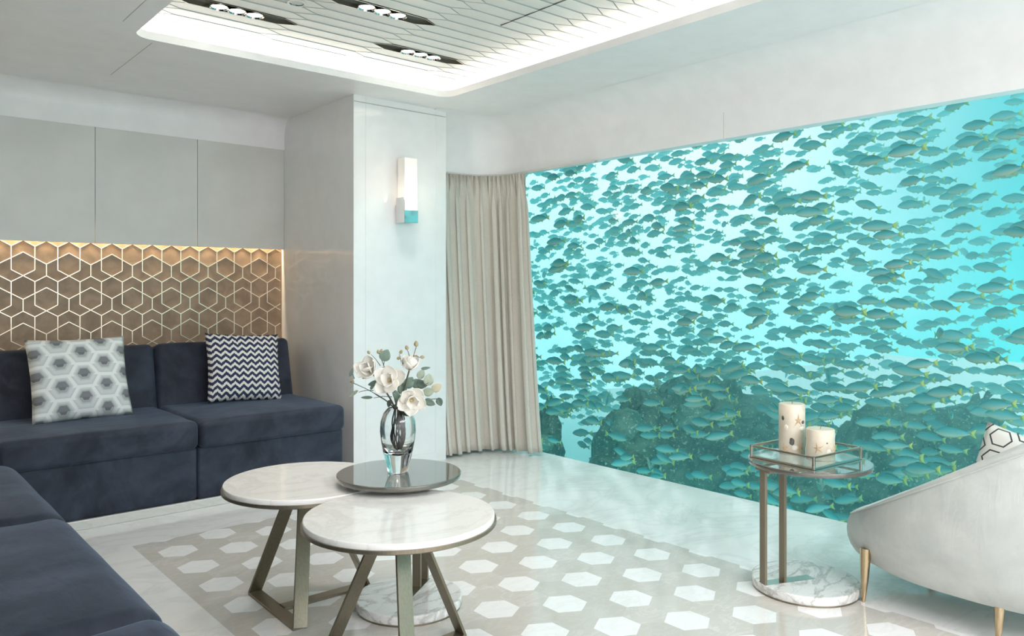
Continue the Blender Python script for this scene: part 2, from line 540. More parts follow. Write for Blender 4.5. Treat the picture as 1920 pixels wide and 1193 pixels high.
# white band and small cove over the cabinets
bm = bmesh.new(); r = .11
prof = [(CF-.004, 2.218), (CF-.004, CEIL-r)] + [(CF-.004-r+r*math.cos(a), CEIL-r+r*math.sin(a)) for a in [PI/2*i/10 for i in range(1, 11)]]
prof = [(5.80, 2.218)] + prof
loft(bm, [[(x, y, z-.0005) for x in (-.6, PX0)] for y, z in prof], closed=False)
struct('trim_3', bm, M['ceiling'], angle=60)

# pillar
bm = B(PX0, PX1, PY, 5.85, 0, 2.6)
pil = struct('wall_pillar', bm, M['lacquer'], smooth=False)
bm = bmesh.new()       # slim framed panel on its front
for a in ((PX0+.085, PX0+.091, .06, 2.44), (PX1-.091, PX1-.085, .06, 2.44)):
    box(bm, a[0], a[1], PY-.0012, PY+.002, a[2], a[3], .001, 1)
box(bm, PX0+.085, PX1-.085, PY-.0012, PY+.002, .06, .066, .001, 1)
struct('trim_4', bm, M['lacquer'], smooth=False)
struct('trim_5', B(PX0+.003, PX1-.003, PY-.004, PY+.001, 2.395, 2.399), M['joint_light'], smooth=False)

# bulkhead over the glass with its rounded corner
path = [(PX1-.1, 4.60), (3.50, 4.60)]
R = .32
path += [(3.50 + R*math.cos(a), 4.60-R + R*math.sin(a)) for a in [PI/2 - PI/2*i/14 for i in range(1, 15)]]
path += [(3.82, 3.5), (3.82, 2.0), (3.82, 0), (3.82, -3.1)]
def sweep(path, prof):
    """prof: (offset into the room, z)."""
    loops = []
    for off, z in prof:
        l = []
        for i, (x, y) in enumerate(path):
            a = Vector(path[max(i-1, 0)]); b = Vector(path[min(i+1, len(path)-1)])
            t = (b-a).normalized(); n = Vector((t.y, -t.x))     # to the right of travel: into the room
            l.append((x + n.x*off, y + n.y*off, z))
        loops.append(l)
    return loft(bmesh.new(), loops, closed=False)
r = .24
prof = [(-.055, 2.05), (0, 2.05), (0, CEIL-r)] + [(r-r*math.cos(a), CEIL-r+r*math.sin(a)-.0005) for a in [PI/2*i/14 for i in range(1, 15)]]
struct('wall_glass_bulkhead', sweep(path, prof), M['ceiling'], angle=50)
struct('wall_corner', sweep([(x+.03*(x < 3.4), y+.05) if i < 2 else (x+.0, y+.05) for i, (x, y) in enumerate(path[:14])], [(0, 0), (0, 2.3)]), M['white'])
struct('trim_6', B(3.8192, 3.8215, 2.556, 2.5575, 2.05, 2.20), M['joint_light'], smooth=False)
struct('window_1_lintel', B(3.895, 3.925, -3.1, 4.9, 2.055, 2.75), M['white'], smooth=False)
struct('wall_glass_return', B(3.84, 3.925, 4.40, 5.9, -.1, 2.7), M['white'], smooth=False)
w1 = struct('window_1', B(GX, GX+.02, -3.1, 4.40, .0, 2.052), M['pane'], smooth=False)
# curtain track
bm = sweep([(x, y+.03) if i < 2 else (x+.0, y+.03) for i, (x, y) in enumerate(path[:17])], [(.03, 2.05), (.03, 2.035), (-.0, 2.035), (-.0, 2.05)])
tag(obj('curtain_track', bm, M['cabinet'], smooth=False), 'thin curved curtain track under the bulkhead by the pillar', 'curtain track')
# ceiling joints
struct('trim_7', B(1.0085, 1.0115, 1.0, 3.92, CEIL-.0008, CEIL+.002), M['joint_light'], smooth=False)
struct('trim_8', B(1.2085, 1.2115, 4.17, 4.95, CEIL-.0008, CEIL+.002), M['joint_light'], smooth=False)

# interlocked hexagon inlay of the niche wall
u_, v_ = .06138, .0358
bm = bmesh.new()
XL0, XL1, ZL0, ZL1 = .55, PX0-.012, .75, 1.56
def seg(x0, z0, x1, z1):
    # clip to the wall
    if max(x0, x1) < XL0 or min(x0, x1) > XL1 or max(z0, z1) < ZL0 or min(z0, z1) > ZL1: return
    dx, dz = x1-x0, z1-z0
    if x1 > XL1 and dx: z1 = z0 + dz*(XL1-x0)/dx; x1 = XL1
    if x0 > XL1 and dx: z0 = z1 + dz*(XL1-x1)/dx*1; x0 = XL1
    bar(bm, (x0, SW-.001, z0), (x1, SW-.001, z1), (0, 1, 0), .007, .0044, 0)
for k in range(-1, 5):
    for j in range(-1, 9):
        ox = 1.3476 + u_*4*(j-3) + (2*u_ if k % 2 else 0); oz = 1.417 - 6*v_*k
        g = lambda a, b_: (ox + a*u_, oz - b_*v_)
        for (a, b_, c_, d_) in ((0, 0, 2, 2), (2, 2, 4, 0), (2, 2, 2, 4), (2, 4, 1, 5), (2, 4, 3, 5), (-1, 3, 1, 5), (1, 3, -1, 5), (-1, -1, -1, 3), (1, -1, 1, 3)):
            p, q = g(a, b_), g(c_, d_); seg(p[0], p[1], q[0], q[1])
struct('wall_back_inlay', bm, M['line'], smooth=False)

# hung cabinets
cab_labels = ['pale grey wall cabinet, its face cut by the left edge of the photo', 'middle pale grey wall cabinet above the hexagon wall, between two joints',
              'pale grey wall cabinet above the hexagon wall, touching the white pillar', 'pale grey wall cabinet beyond the left edge, over the corner']
for i, (a, b_) in enumerate(((.61, 1.2405), (1.2405, 1.875), (1.875, PX0))):
    t = thing('wall_cabinet', cab_labels[i], 'cabinet', ((a+b_)/2, CF, 1.483), group='hung cabinets over the sofa')
    w = (b_-a)/2
    obj('door', B(-w+.0012, w-.0012, 0, .018, 0, .735, .001, 1), M['cabinet'], t, smooth=False)
    obj('body', B(-w+.0005, w-.0005, .018, .34, .137, .734), M['cabinet_body'], t, smooth=False)
t = struct('wall_back_filler', B(-.6, .609, CF, 5.8, 1.62, 2.218), M['cabinet'], smooth=False)
tag(obj('led_strip', B(-.5, PX0-.01, 5.464, 5.478, 1.600, 1.606), M['led'], smooth=False), 'warm light strip hidden above the hexagon wall under the cabinets', 'led strip')

# marble plinth under the sofas
struct('baseboard_back', B(.50, 2.45, 4.305, 4.33, 0, .047, .003, 1), M['marble_skirt'], smooth=False)

# ------------------------------------------------------------------ sofas
def cushion(name, parent, loc, sx, sy, sz, r, puff, rot=None, seed=0, fb=0):
    return obj(name, rbox(sx, sy, sz, r, puff, wob=.004, seed=seed, frontbulge=fb), M['navy'], parent, loc=loc, rot=rot, angle=80)
SF = 4.285   # front of the long sofa
t = thing('sofa', 'long navy velvet sofa built in under the hexagon wall', 'sofa', (1.45, SF, .047))
for j, (a, b_) in enumerate(((.56, 1.488), (1.488, 2.372))):
    w = b_-a; xc = (a+b_)/2 - 1.45
    obj('base', rbox(w-.004, 1.14, .285, .018, 0, 8), M['navy'], t, loc=(xc, .03+.57, 0), angle=60)
    cushion('seat_cushion', t, (xc, .37, .279), w-.004, .74, .152, .034, .010, seed=j*3, fb=.004)
    cushion('back_cushion', t, (xc-.0, .80, .36), w-.004, .22, .44, .04, .004, rot=(math.radians(-13), 0, 0), seed=5+j)
t = thing('sofa', 'navy velvet sofa along the left side, its big cushions filling the lower left corner', 'sofa', (.565, 2.4, .0))
obj('base', rbox(.98, 3.0, .32, .02, 0, 8), M['navy'], t, loc=(-.53, .40-.0, 0), angle=60)
def side_cushion(y0, y1, z, sz, sx, seed):
    c_ = rbox(y1-y0-.004, sx, sz, .055, .018, wob=.006, seed=seed, frontbulge=.02)
    return obj('seat_cushion', c_, M['navy'], t, loc=(-sx/2, (y0+y1)/2-2.4, z), rot=(0, 0, PI/2), angle=80)
side_cushion(1.87, 2.875, .30, .165, .80, 11)
side_cushion(1.0, 1.87, .30, .165, .80, 17)
side_cushion(2.875, 3.88, .30, .165, .80, 23)
for (y0, y1) in ((1.0, 1.87), (1.87, 2.875), (2.875, 3.88)):
    obj('back_cushion', rbox(y1-y0-.004, .2, .5, .05, .01), M['navy'], t, loc=(-1.03, (y0+y1)/2-2.4, .40), rot=(math.radians(-8), 0, PI/2), angle=80)

# ------------------------------------------------------------------ throw pillows
def pillow_mesh(w, h, T, n=26, pinch=.05, seed=0):
    bm = bmesh.new(); G = {}
    for s in (1, -1):
        for i in range(n+1):
            for j in range(n+1):
                u, v = -1+2*i/n, -1+2*j/n
                edge = abs(u) >= 1-1e-9 or abs(v) >= 1-1e-9
                if edge and s == -1: G[s, i, j] = G[1, i, j]; continue
                x = u*w/2*(1 - pinch*(1-v*v)); y = v*h/2*(1 - pinch*(1-u*u))
                th = T/2*((1-u**2)*(1-v**2))**.42 * (1 + .10*noise.noise(Vector((u*2.4+seed, v*2.4, s*3+seed))))
                G[s, i, j] = bm.verts.new((x, -s*th, y))
        for i in range(n):
            for j in range(n):
                f = (G[s, i, j], G[s, i+1, j], G[s, i+1, j+1], G[s, i, j+1])
                bm.faces.new(f if s == 1 else f[::-1])
    return bm

def pillow_hex():
    m, nt, b = mat('grey_hexagon_print')
    v, x, y, z = coords(nt)
    R = .0735
    # flat topped hexagons: lattice in (z, x)
    w, p = R*math.sqrt(3), R*3
    ha, hb, ax, ay, bx, by = hexd(z, x, w, p, .01, .0)
    isA = ha.lt(hb); h = ha.mn(hb)/(w/2)
    yy = isA*ax + (1-isA)*bx          # height inside the motif
    upper = yy.gt(-.004)
    c = mixc(nt, h.lt(.86), lin((208, 212, 211)), lin((216, 219, 218)))
    c = mixc(nt, (h.gt(.74)*yy.gt(-.012)), c, lin((240, 241, 238)))
    c = mixc(nt, h.lt(.62), c, lin((198, 202, 201)))
    c = mixc(nt, h.lt(.50), c, lin((172, 174, 172)))
    c = mixc(nt, (h.lt(.42)*upper), c, lin((128, 130, 134)))
    c = mixc(nt, (h.lt(.30)*(1-upper)), c, lin((112, 114, 120)))
    n = noise_tex(nt, v, 300, 2)
    c = mixc(nt, n*.12, c, lin((150, 152, 150)))
    nt.links.new(c, b.inputs['Base Color']); b.inputs['Roughness'].default_value = .8; b.inputs['Specular IOR Level'].default_value = .2
    bump(nt, b, n + noise_tex(nt, v, 12, 3)*4, .2, .002)
    return m
def pillow_ikat():
    m, nt, b = mat('navy_zigzag_print')
    v, x, y, z = coords(nt)
    P = .052
    tri = ((x.fmod(P))/P - .5).abs()*2
    jag = noise_tex(nt, vec(nt, x*260, z*16, 0), 1, 2)
    f = (z + tri*.024 + (jag-.5)*.020)/.0395
    s = f.fmod(1.0)
    k = s.gt(.46)
    c = mixc(nt, k, lin((226, 224, 216)), lin((52, 56, 84)))
    nt.links.new(c, b.inputs['Base Color']); b.inputs['Roughness'].default_value = .8; b.inputs['Specular IOR Level'].default_value = .2
    bump(nt, b, noise_tex(nt, v, 300, 2), .2, .001)
    return m
def pillow_lines():
    m, nt, b = mat('black_hexagon_outline_print')
    v, x, y, z = coords(nt)
    R = .05; w, p = R*math.sqrt(3), R*3
    ha, hb, *_ = hexd(z, x, w, p, .0, .02)
    h = ha.mn(hb)/(w/2)
    line = h.gt(.66)*h.lt(.78)
    c = mixc(nt, line, lin((214, 212, 204)), lin((52, 54, 56)))
    nt.links.new(c, b.inputs['Base Color']); b.inputs['Roughness'].default_value = .8
    bump(nt, b, noise_tex(nt, v, 220, 2), .2, .001)
    return m
o = obj('throw_pillow', pillow_mesh(.505, .47, .15, seed=1), pillow_hex(), loc=(1.02, 4.80, .70), angle=180)
o.rotation_euler = (math.radians(-20), math.radians(0), math.radians(4))
tag(o, 'square throw pillow with a pale grey hexagon print, leaning on the navy sofa', 'pillow', 'throw pillows on the long sofa')
o = obj('throw_pillow', pillow_mesh(.47, .44, .14, seed=4), pillow_ikat(), loc=(1.965, 4.86, .695), angle=180)
o.rotation_euler = (math.radians(-18), math.radians(3), math.radians(-4))
tag(o, 'square throw pillow with a navy and white zigzag print, near the pillar', 'pillow', 'throw pillows on the long sofa')

# ------------------------------------------------------------------ wall sconce on the pillar
sx0, sx1 = 2.812, 2.920
t = thing('wall_sconce', 'lit wall sconce with tall white glass shade on chrome bracket, on the white pillar', 'lamp', (2.866, PY, 1.63))
bm = bmesh.new(); box(bm, -.054, .054, -.115, -.022, 0, .083, .0015, 1)
obj('lamp_holder', bm, M['chrome'], t, smooth=False)
bm = B(-.056, -.050, -.116, -.020, 0, .166, .001, 1); obj('side_plate', bm, M['chrome'], t, smooth=False)
obj('wall_plate', B(-.05, .05, -.022, 0, 0, .12, .001, 1), M['chrome'], t, smooth=False)
def shade_mat():
    m, nt, b = mat('opal_shade_glass')
    v, x, y, z = coords(nt)
    g = 1 - (z/.33).step(0, .9)
    b.inputs['Base Color'].default_value = lin((246, 243, 240))
    b.inputs['Transmission Weight'].default_value = .0
    b.inputs['Emission Color'].default_value = lin((255, 240, 214))
    nt.links.new((g*.45 + .12).s, b.inputs['Emission Strength'])
    b.inputs['Roughness'].default_value = .25
    return m
obj('lamp_shade', B(-.048, .050, -.110, -.026, 0, .347, .003, 2), shade_mat(), t, smooth=False, loc=(0, 0, .081))
l = bpy.data.lights.new('sconce_bulb', 'POINT'); l.energy = 2.0; l.color = (1, .86, .68); l.shadow_soft_size = .04
lo_ = bpy.data.objects.new('sconce_bulb', l); lo_.location = (2.866, PY-.14, 1.80); C.objects.link(lo_)

# ------------------------------------------------------------------ downlights in the open tiles
dl_label = {1: 'recessed triple downlight in the tile slot nearest the lit cove corner', 2: 'recessed triple downlight cut off by the top edge of the photo, right one',
            3: 'recessed triple downlight in the tile slot nearest the left end of the ceiling recess',
            4: 'added unseen recessed triple downlight above the armchair, to whiten the floor', 5: 'added unseen recessed triple downlight by the camera, to whiten the floor',
            6: 'added unseen recessed triple downlight above the left sofa, to whiten the floor'}
for (xa, xb, yc) in open_tiles:
    ci = (1 if xa > 2.2 else (2 if xa > 1.6 else 3)) + (3 if yc < 3 else 0)  # nearer rows are unseen downlights, added to whiten the floor
    xc = (xa+xb+.097)/2; L = xb+.097-xa
    t = thing('recessed_downlight', dl_label[ci], 'downlight', (xc, yc, TZ), group='triple downlights in the ceiling tiles')
    hl, tip, hw = L/2, .097, .0525
    P = [(-hl, 0), (-hl+tip, -hw), (hl-tip, -hw), (hl, 0), (hl-tip, hw), (-hl+tip, hw)]
    bm = bmesh.new()
    i2 = [(x*.985, y*.9) for x, y in P]
    loft(bm, [[(x, y, 0) for x, y in P], [(x, y, -.001) for x, y in i2], [(x, y, .10) for x, y in i2]])
    obj('housing', bm, M['nickel'], t, smooth=False)
    bm = bmesh.new(); box(bm, -hl+.03, hl-.03, -.046, .046, .055, .06); obj('top_plate', bm, M['nickel'], t, smooth=False)
    for s in (-.02, .07, .16):
        dx = s - .07
        lm = obj('spot_lamp', lathe([(.041, .010), (.046, .002), (.046, .055), (.041, .055), (.038, .020), (.038, .010)], 28, close=True), M['chrome'], t, loc=(dx, 0, -.008))
        obj('lamp_face', lathe([(0, .0125), (.038, .0125)], 28), M['lamp'], lm)
        sp = bpy.data.lights.new('downlight_spot', 'SPOT'); sp.energy = 8 if yc > 3 else 4; sp.spot_size = math.radians(82); sp.spot_blend = .7
        sp.shadow_soft_size = .035; sp.color = (1, .93, .94)
        so = bpy.data.objects.new('downlight_spot', sp); so.location = (xc+dx, yc, TZ-.004); C.objects.link(so)

# ------------------------------------------------------------------ curtain
def curtain():
    top = [Vector(p) for p in [(3.235, 4.60), (3.46, 4.585)]] + [Vector((3.47 + .29*math.cos(a), 4.31 + .27*math.sin(a))) for a in [PI/2 - PI/2*i/8 for i in range(1, 9)]] + [Vector((3.765, 4.19))]
    bot = [Vector(p) for p in [(3.25, 4.44), (3.42, 4.455), (3.55, 4.43), (3.66, 4.36), (3.735, 4.26), (3.77, 4.15), (3.79, 4.06)]]
    def samp(pl, s):
        L = [0]
        for a, b in zip(pl, pl[1:]): L.append(L[-1] + (b-a).length)
        q = s*L[-1]
        for i in range(len(pl)-1):
            if q <= L[i+1] + 1e-9:
                f = (q-L[i])/(L[i+1]-L[i]); t = (pl[i+1]-pl[i]).normalized()
                return pl[i].lerp(pl[i+1], f), t
        return pl[-1], (pl[-1]-pl[-2]).normalized()
    N, K = 520, 36; V = []; F = []
    ph = random.Random(3)
    # cumulative fold phase with uneven folds
    wid = [ph.uniform(.5, 1.7) for _ in range(9)]; tot = sum(wid); cum = [0]
    for w in wid: cum.append(cum[-1] + w/tot)
    amps = [ph.uniform(.7, 1.25) for _ in range(9)]
    wid2 = [ph.uniform(.7, 1.3) for _ in range(26)]; tot2 = sum(wid2); cum2 = [0]
    for w in wid2: cum2.append(cum2[-1] + w/tot2)
    def wave(s, cu, am=None):
        for i in range(len(cu)-1):
            if s <= cu[i+1] + 1e-9:
                f = (s-cu[i])/(cu[i+1]-cu[i]); a = am[i] if am else 1
                return a*math.sin(2*PI*f), a*math.sin(4*PI*f)
        return 0, 0
    for k in range(K+1):
        z = .02 + (2.036-.02)*(k/K)**1.0
        f = k/K
        tp = max(0, (f-.88)/.12)           # pleated heading
        for i in range(N+1):
            s = i/N
            pb, tb = samp(bot, s); pt, tt = samp(top, s)
            g = f**.8
            p = pb.lerp(pt, g); t_ = tb.lerp(tt, g).normalized(); n = Vector((t_.y, -t_.x))
            a, a2 = wave(s, cum, amps); b_, b2 = wave(s, cum2)
            A = .040*(1-.5*f)*(1-tp)**1.3; Bm = .006 + .011*tp
            q = p + n*(a*A + b_*Bm*(.12+.88*tp)) + t_*(a2*.022*(1-tp))
            V.append((q.x, q.y, z))
    for k in range(K):
        for i in range(N):
            a = k*(N+1)+i; F.append((a, a+1, a+N+2, a+N+1))
    o = obj('curtain', (V, [], F), M['linen'], angle=180)
    sm = o.modifiers.new('thickness', 'SOLIDIFY'); sm.thickness = .002
    return tag(o, 'floor-length beige linen curtain hanging between the white pillar and the glass', 'curtain')
curtain()

# ------------------------------------------------------------------ coffee tables
def flat_disc(r, t, z, bev=.006, n=96):
    return lathe([(0, z-t), (r-bev-.002, z-t), (r-bev, z-t), (r-bev*.3, z-t+bev*.4), (r, z-t+bev)] + [(r, z-bev), (r-bev*.3, z-bev*.3), (r-bev, z), (r-bev-.002, z), (r-bev-.004, z), (0, z)], n)
def coffee_table(label, c, r, feet, pair):
    p0 = W(*c); t = thing('coffee_table', label, 'table', (p0.x, p0.y, 0), group='round marble coffee tables')
    obj('tabletop', flat_disc(r, .026, .470, .003), M['marble'], t, angle=60)
    obj('rim', lathe([(r-.012, .4435), (r+.004, .440), (r+.006, .442), (r+.006, .4525), (r-.012, .4525)], 96, close=True), M['bronze'], t)
    obj('under_tray', lathe([(0, .436), (r-.006, .436), (r+.004, .4430), (0, .4433)], 96), M['bronze'], t)
    P = []
    for (l, d) in feet:
        q = W(l, d) - p0; P.append(Vector((q.x, q.y, 0)))
    (i, j, k) = pair      # i-j form the closed frame, k carries the third leg
    nrm = (P[j]-P[i]).cross(Vector((0, 0, 1))).normalized()
    tp = [p*.22 + Vector((0, 0, .437)) for p in P]
    w, th = .052, .010
    bmb = bmesh.new()
    bar(bmb, P[i] + Vector((0, 0, th/2)), P[j] + Vector((0, 0, th/2)), nrm, w, th)
    obj('floor_bar', bmb, M['bronze'], t, smooth=False)
    for q in (i, j):
        b2 = bmesh.new(); bar(b2, P[q] + Vector((0, 0, .004)), tp[q], nrm, w, th); obj('leg', b2, M['bronze'], t, smooth=False)
    mid = (P[i]+P[j])/2; n2 = (P[k]-mid).cross(Vector((0, 0, 1))).normalized()
    b2 = bmesh.new(); bar(b2, mid + (P[k]-mid)*.05 + Vector((0, 0, th/2)), P[k] + Vector((0, 0, th/2)), n2, w, th); obj('floor_bar', b2, M['bronze'], t, smooth=False)
    b2 = bmesh.new(); bar(b2, P[k] + Vector((0, 0, .004)), tp[k], n2, w, th); obj('leg', b2, M['bronze'], t, smooth=False)
    return t
coffee_table('round white marble coffee table nearer the navy sofa, partly under the grey top', (-.785, 2.975), .302,
             [(-1.012, 3.06), (-.745, 2.735), (-.585, 3.14)], (0, 1, 2))
coffee_table('round white marble coffee table in front, nearest the camera', (-.362, 2.52), .306,
             [(-.604, 2.594), (-.300, 2.27), (-.175, 2.69)], (0, 1, 2))

# ------------------------------------------------------------------ C-shaped side tables
def c_table(label, ctop, cbase, pdir, post_r, rt=.235, rb=.205):
    pb = W(*cbase); t = thing('side_table', label, 'side table', (pb.x, pb.y, 0), group='grey glass side tables on marble bases')
    a = W(*ctop) - pb; a.z = 0
    z = .507
    o = obj('tabletop', flat_disc(rt, .018, z, .003), M['grey_glass'], t, loc=(a.x, a.y, 0), angle=60)
    o = obj('base', flat_disc(rb, .034, .040, .005), M['marble_veined'], t, angle=60)
    obj('foot_plate', lathe([(0, 0), (rb-.004, 0), (rb-.004, .007), (0, .007)], 72), M['bronze'], t)
    dv = W(*pdir); dv.z = 0; dv.normalize()       # from the posts towards the table middle
    nv = dv.cross(Vector((0, 0, 1))).normalized()
    for rr in post_r:
        p = -dv*rr
        b2 = bmesh.new(); bar(b2, p + Vector((0, 0, .038)), p + Vector((0, 0, z-.024)), nv, .034, .012)
        obj('post', b2, M['bronze'], t, smooth=False)
    b2 = bmesh.new(); bar(b2, -dv*(post_r[0]+.006) + Vector((0, 0, .0402)), dv*.03 + Vector((0, 0, .0402)), nv, .046, .002, .0005)
    obj('inlay_strip', b2, M['nickel'], t, smooth=False)
    b2 = bmesh.new(); bar(b2, -dv*(post_r[0]+.006) + Vector((0, 0, z-.023)), dv*.13 + Vector((0, 0, z-.023)), nv, .09, .010)
    obj('top_support', b2, M['bronze'], t, smooth=False)
    return t
c_table('round side table with dark grey glass top between the two marble tables, carrying the vase', (-.424, 2.930), (-.39, 2.945), (-.24, -.97), (.165, .085), .232, .2)
c_table('round side table with dark grey glass top by the aquarium glass, carrying tray and candles', (1.197, 3.135), (1.172, 3.115), (.93, .30), (.195, .105), .238, .205)

# ------------------------------------------------------------------ vase
SY = YAW - PI/2
vp = W(-.429, 2.93)
prof_out = [(.0, 0), (.034, 0), (.0385, .004), (.044, .03), (.054, .07), (.063, .12), (.067, .155), (.065, .19), (.054, .222), (.040, .239), (.037, .2415)]
prof_in = [(.034, .2405), (.037, .234), (.050, .217), (.060, .188), (.062, .155), (.057, .12), (.047, .085), (.030, .070), (0, .066)]
o = obj('vase', lathe(prof_out + prof_in, 72), M['vase_glass'], loc=(vp.x, vp.y, .5075), angle=60)
tag(o, 'clear glass vase with thick base on the dark grey side table, holding the flowers', 'vase')

# ------------------------------------------------------------------ flowers
M['petal'] = plain('petal_white', (240, 236, 226), .5, vary=.03)
M['heart'] = plain('flower_heart', (206, 186, 132), .6, vary=.15, vscale=80)
M['stem'] = plain('brown_stem', (84, 80, 66), .65, vary=.25, vscale=40)
M['leaf'] = plain('eucalyptus_leaf', (112, 132, 118), .5, vary=.18, vscale=30)
M['leaf_pale'] = plain('pale_leaf', (158, 168, 148), .5, vary=.15, vscale=30)
M['leaf_tan'] = plain('tan_leaf', (190, 180, 154), .5, vary=.1, vscale=30)
M['bud'] = plain('bud_scale', (168, 152, 116), .6, vary=.2, vscale=60)
def petal(bm, length, width, cup, curl, azim, elev, base=Vector((0, 0, 0)), n=8):
    """a cupped petal leaving the flower axis (local +z) at elevation elev."""
    Mx = Matrix.Rotation(azim, 3, 'Z')
    G = []
    for i in range(n+1):
        v = i/n; row = []
        wv = width/2*(math.sin(PI*min(1, v**.8*.93+.05))**.55)
        a = elev + curl*v*v
        for j in range(n+1):
            u = -1+2*j/n
            r = length*v
            x = r*math.cos(elev + (a-elev)*.5); z_ = r*math.sin(elev + (a-elev)*.5)
            y = u*wv
            nx, nz = -math.sin(a), math.cos(a)
            c_ = cup*(u*u)*wv + .12*width*noise.noise(Vector((azim*3+u, v*2, elev*5)))
            row.append(bm.verts.new(base + Mx @ Vector((x + nx*c_, y, z_ + nz*c_))))
        G.append(row)
    for i in range(n):
        for j in range(n): bm.faces.new((G[i][j], G[i][j+1], G[i+1][j+1], G[i+1][j]))
def blossom_meshes(size, seed, openness):
    q = random.Random(seed); bm = bmesh.new()
    for k in range(5):
        petal(bm, size*q.uniform(.95, 1.15), size*.98, .30, .70, 2*PI*k/5 + q.uniform(-.15, .15), math.radians(openness + q.uniform(-10, 10)))
    for k in range(3):
        petal(bm, size*.86, size*.74, .45, .35, 2*PI*k/3 + .5, math.radians(openness+34 + q.uniform(-8, 8)))
    h = lathe([(0, 0), (size*.10, size*.04), (size*.12, size*.16), (size*.07, size*.30), (0, size*.34)], 14)
    return bm, h
def leaf_mesh(L, Wd, bend=.2, roundness=1.0):
    bm = bmesh.new(); n = 10; G = []
    for i in range(n+1):
        v = i/n; w = Wd/2*(math.sin(PI*v**roundness)**.7 if 0 < v < 1 else .02)
        G.append([bm.verts.new((u*w, v*L, bend*L*v*v*-.6 + abs(u)*w*.25)) for u in (-1, -.5, 0, .5, 1)])
    for i in range(n):
        for j in range(4): bm.faces.new((G[i][j], G[i][j+1], G[i+1][j+1], G[i+1][j]))
    return bm
def VL(px, py, dy=0):
    """vase-local metres from image pixels scaled at 2 mm per pixel around the vase axis."""
    return Vector(((px-746)*.002, dy, (889-py)*.002))
NECK = Vector((0, 0, .232))
def stem_pts(end, off, low):
    a = Vector((off[0]*.8, off[1]*.8, low)); b_ = Vector((off[0]*1.6, off[1]*1.6, .14)); c_ = Vector((off[0]*.9, off[1]*.9, .235))
    pts = [a, b_, c_, c_.lerp(end, .5) + Vector((0, 0, .012)), end]
    out = []
    for i in range(len(pts)-1):
        p0, p1, p2, p3 = pts[max(i-1, 0)], pts[i], pts[i+1], pts[min(i+2, len(pts)-1)]
        for k in range(6):
            f = k/6
            out.append(.5*((2*p1) + (p2-p0)*f + (2*p0-5*p1+4*p2-p3)*f*f + (3*p1-p0-3*p2+p3)*f**3))
    return out + [end]
def solid(o, th=.0008):
    m = o.modifiers.new('thickness', 'SOLIDIFY'); m.thickness = th
    return o
VB = (vp.x, vp.y, .5075)
def magnolia(px, py, dy, size, aim, off, label, seed, opn, leaves=()):
    t = thing('magnolia_stem', label, 'flower', VB, SY, 'white magnolias in the glass vase')
    e = VL(px, py, dy)
    A = Vector(aim).normalized(); base = e - A*size*.35
    obj('stem', tube(bmesh.new(), stem_pts(base, off, .082), [.0032]*24 + [.0026], 7), M['stem'], t)
    bm, h = blossom_meshes(size, seed, opn)
    rot = Vector((0, 0, 1)).rotation_difference(A).to_euler()
    bl = solid(obj('blossom', bm, M['petal'], t, loc=base, rot=rot, angle=180), .0012)
    obj('flower_heart', h, M['heart'], bl)
    for (lx, ly, ld, L, Wd, ang) in leaves:
        add_leaf(t, lx, ly, ld, L, Wd, ang, 'leaf')
    return t
def add_leaf(t, lx, ly, ld, L, Wd, ang, key, tilt=75, rnd_=.8):
    """leaf whose middle sits at image pixel (lx, ly), pointing along ang (degrees, 0 = right, 90 = up)."""
    a = math.radians(ang); d = Vector((math.cos(a), 0, math.sin(a)))
    base = VL(lx, ly, ld) - d*L*.5
    lf = solid(obj('leaf', leaf_mesh(L, Wd, .15, rnd_), M[key], t, loc=base, angle=180), .0007)
    # local y along d, face turned partly to the viewer
    n = Vector((0, -1, 0)); n = (n - d*n.dot(d)).normalized()
    n = Matrix.Rotation(math.radians(90-tilt), 3, d) @ n
    xax = d.cross(n)
    lf.rotation_euler = Matrix((xax, d, n)).transposed().to_euler()
    return lf
magnolia(692, 694, -.03, .064, (-.35, -.75, .45), (-.012, -.006), 'white magnolia at the left side of the bouquet', 1, 24, [(702, 722, -.01, .05, .022, 190)])
magnolia(733, 712, -.06, .066, (-.15, -.9, .25), (.004, -.014), 'large open white magnolia low in the middle of the bouquet', 2, 12)
magnolia(768, 688, .01, .062, (.15, -.3, .9), (.010, .010), 'white magnolia at the top right of the bouquet, facing up', 3, 40)
magnolia(776, 751, -.06, .066, (.25, -.9, -.15), (.014, -.010), 'white magnolia hanging lowest, in front of the vase rim', 4, 14, [(745, 742, -.03, .05, .026, 120), (765, 776, -.03, .055, .026, 340)])
def spray(name, label, tip, off, leaves, buds=(), group='leaf sprays in the glass vase', twigs=()):
    t = thing(name, label, 'foliage', VB, SY, group)
    e = VL(*tip)
    obj('stem', tube(bmesh.new(), stem_pts(e, off, .078), [.0026]*18 + [.0014]*7, 6), M['stem'], t)
    for (a, b_) in twigs:
        obj('twig', tube(bmesh.new(), [VL(*a), VL(*a).lerp(VL(*b_), .5) + Vector((0, 0, .004)), VL(*b_)], [.0016, .0013, .001], 6), M['stem'], t)
    for lf in leaves: add_leaf(t, *lf)
    for (bx_, by_, bd, s, ang) in buds:
        a = math.radians(ang); d = Vector((math.cos(a), 0, math.sin(a)))
        bm = lathe([(0, 0), (s*.32, s*.25), (s*.36, s*.55), (s*.22, s*.85), (0, s)], 10)
        o_ = obj('bud', bm, M['bud'], t, loc=VL(bx_, by_, bd))
        o_.rotation_euler = Vector((0, 0, 1)).rotation_difference(d).to_euler()
    return t
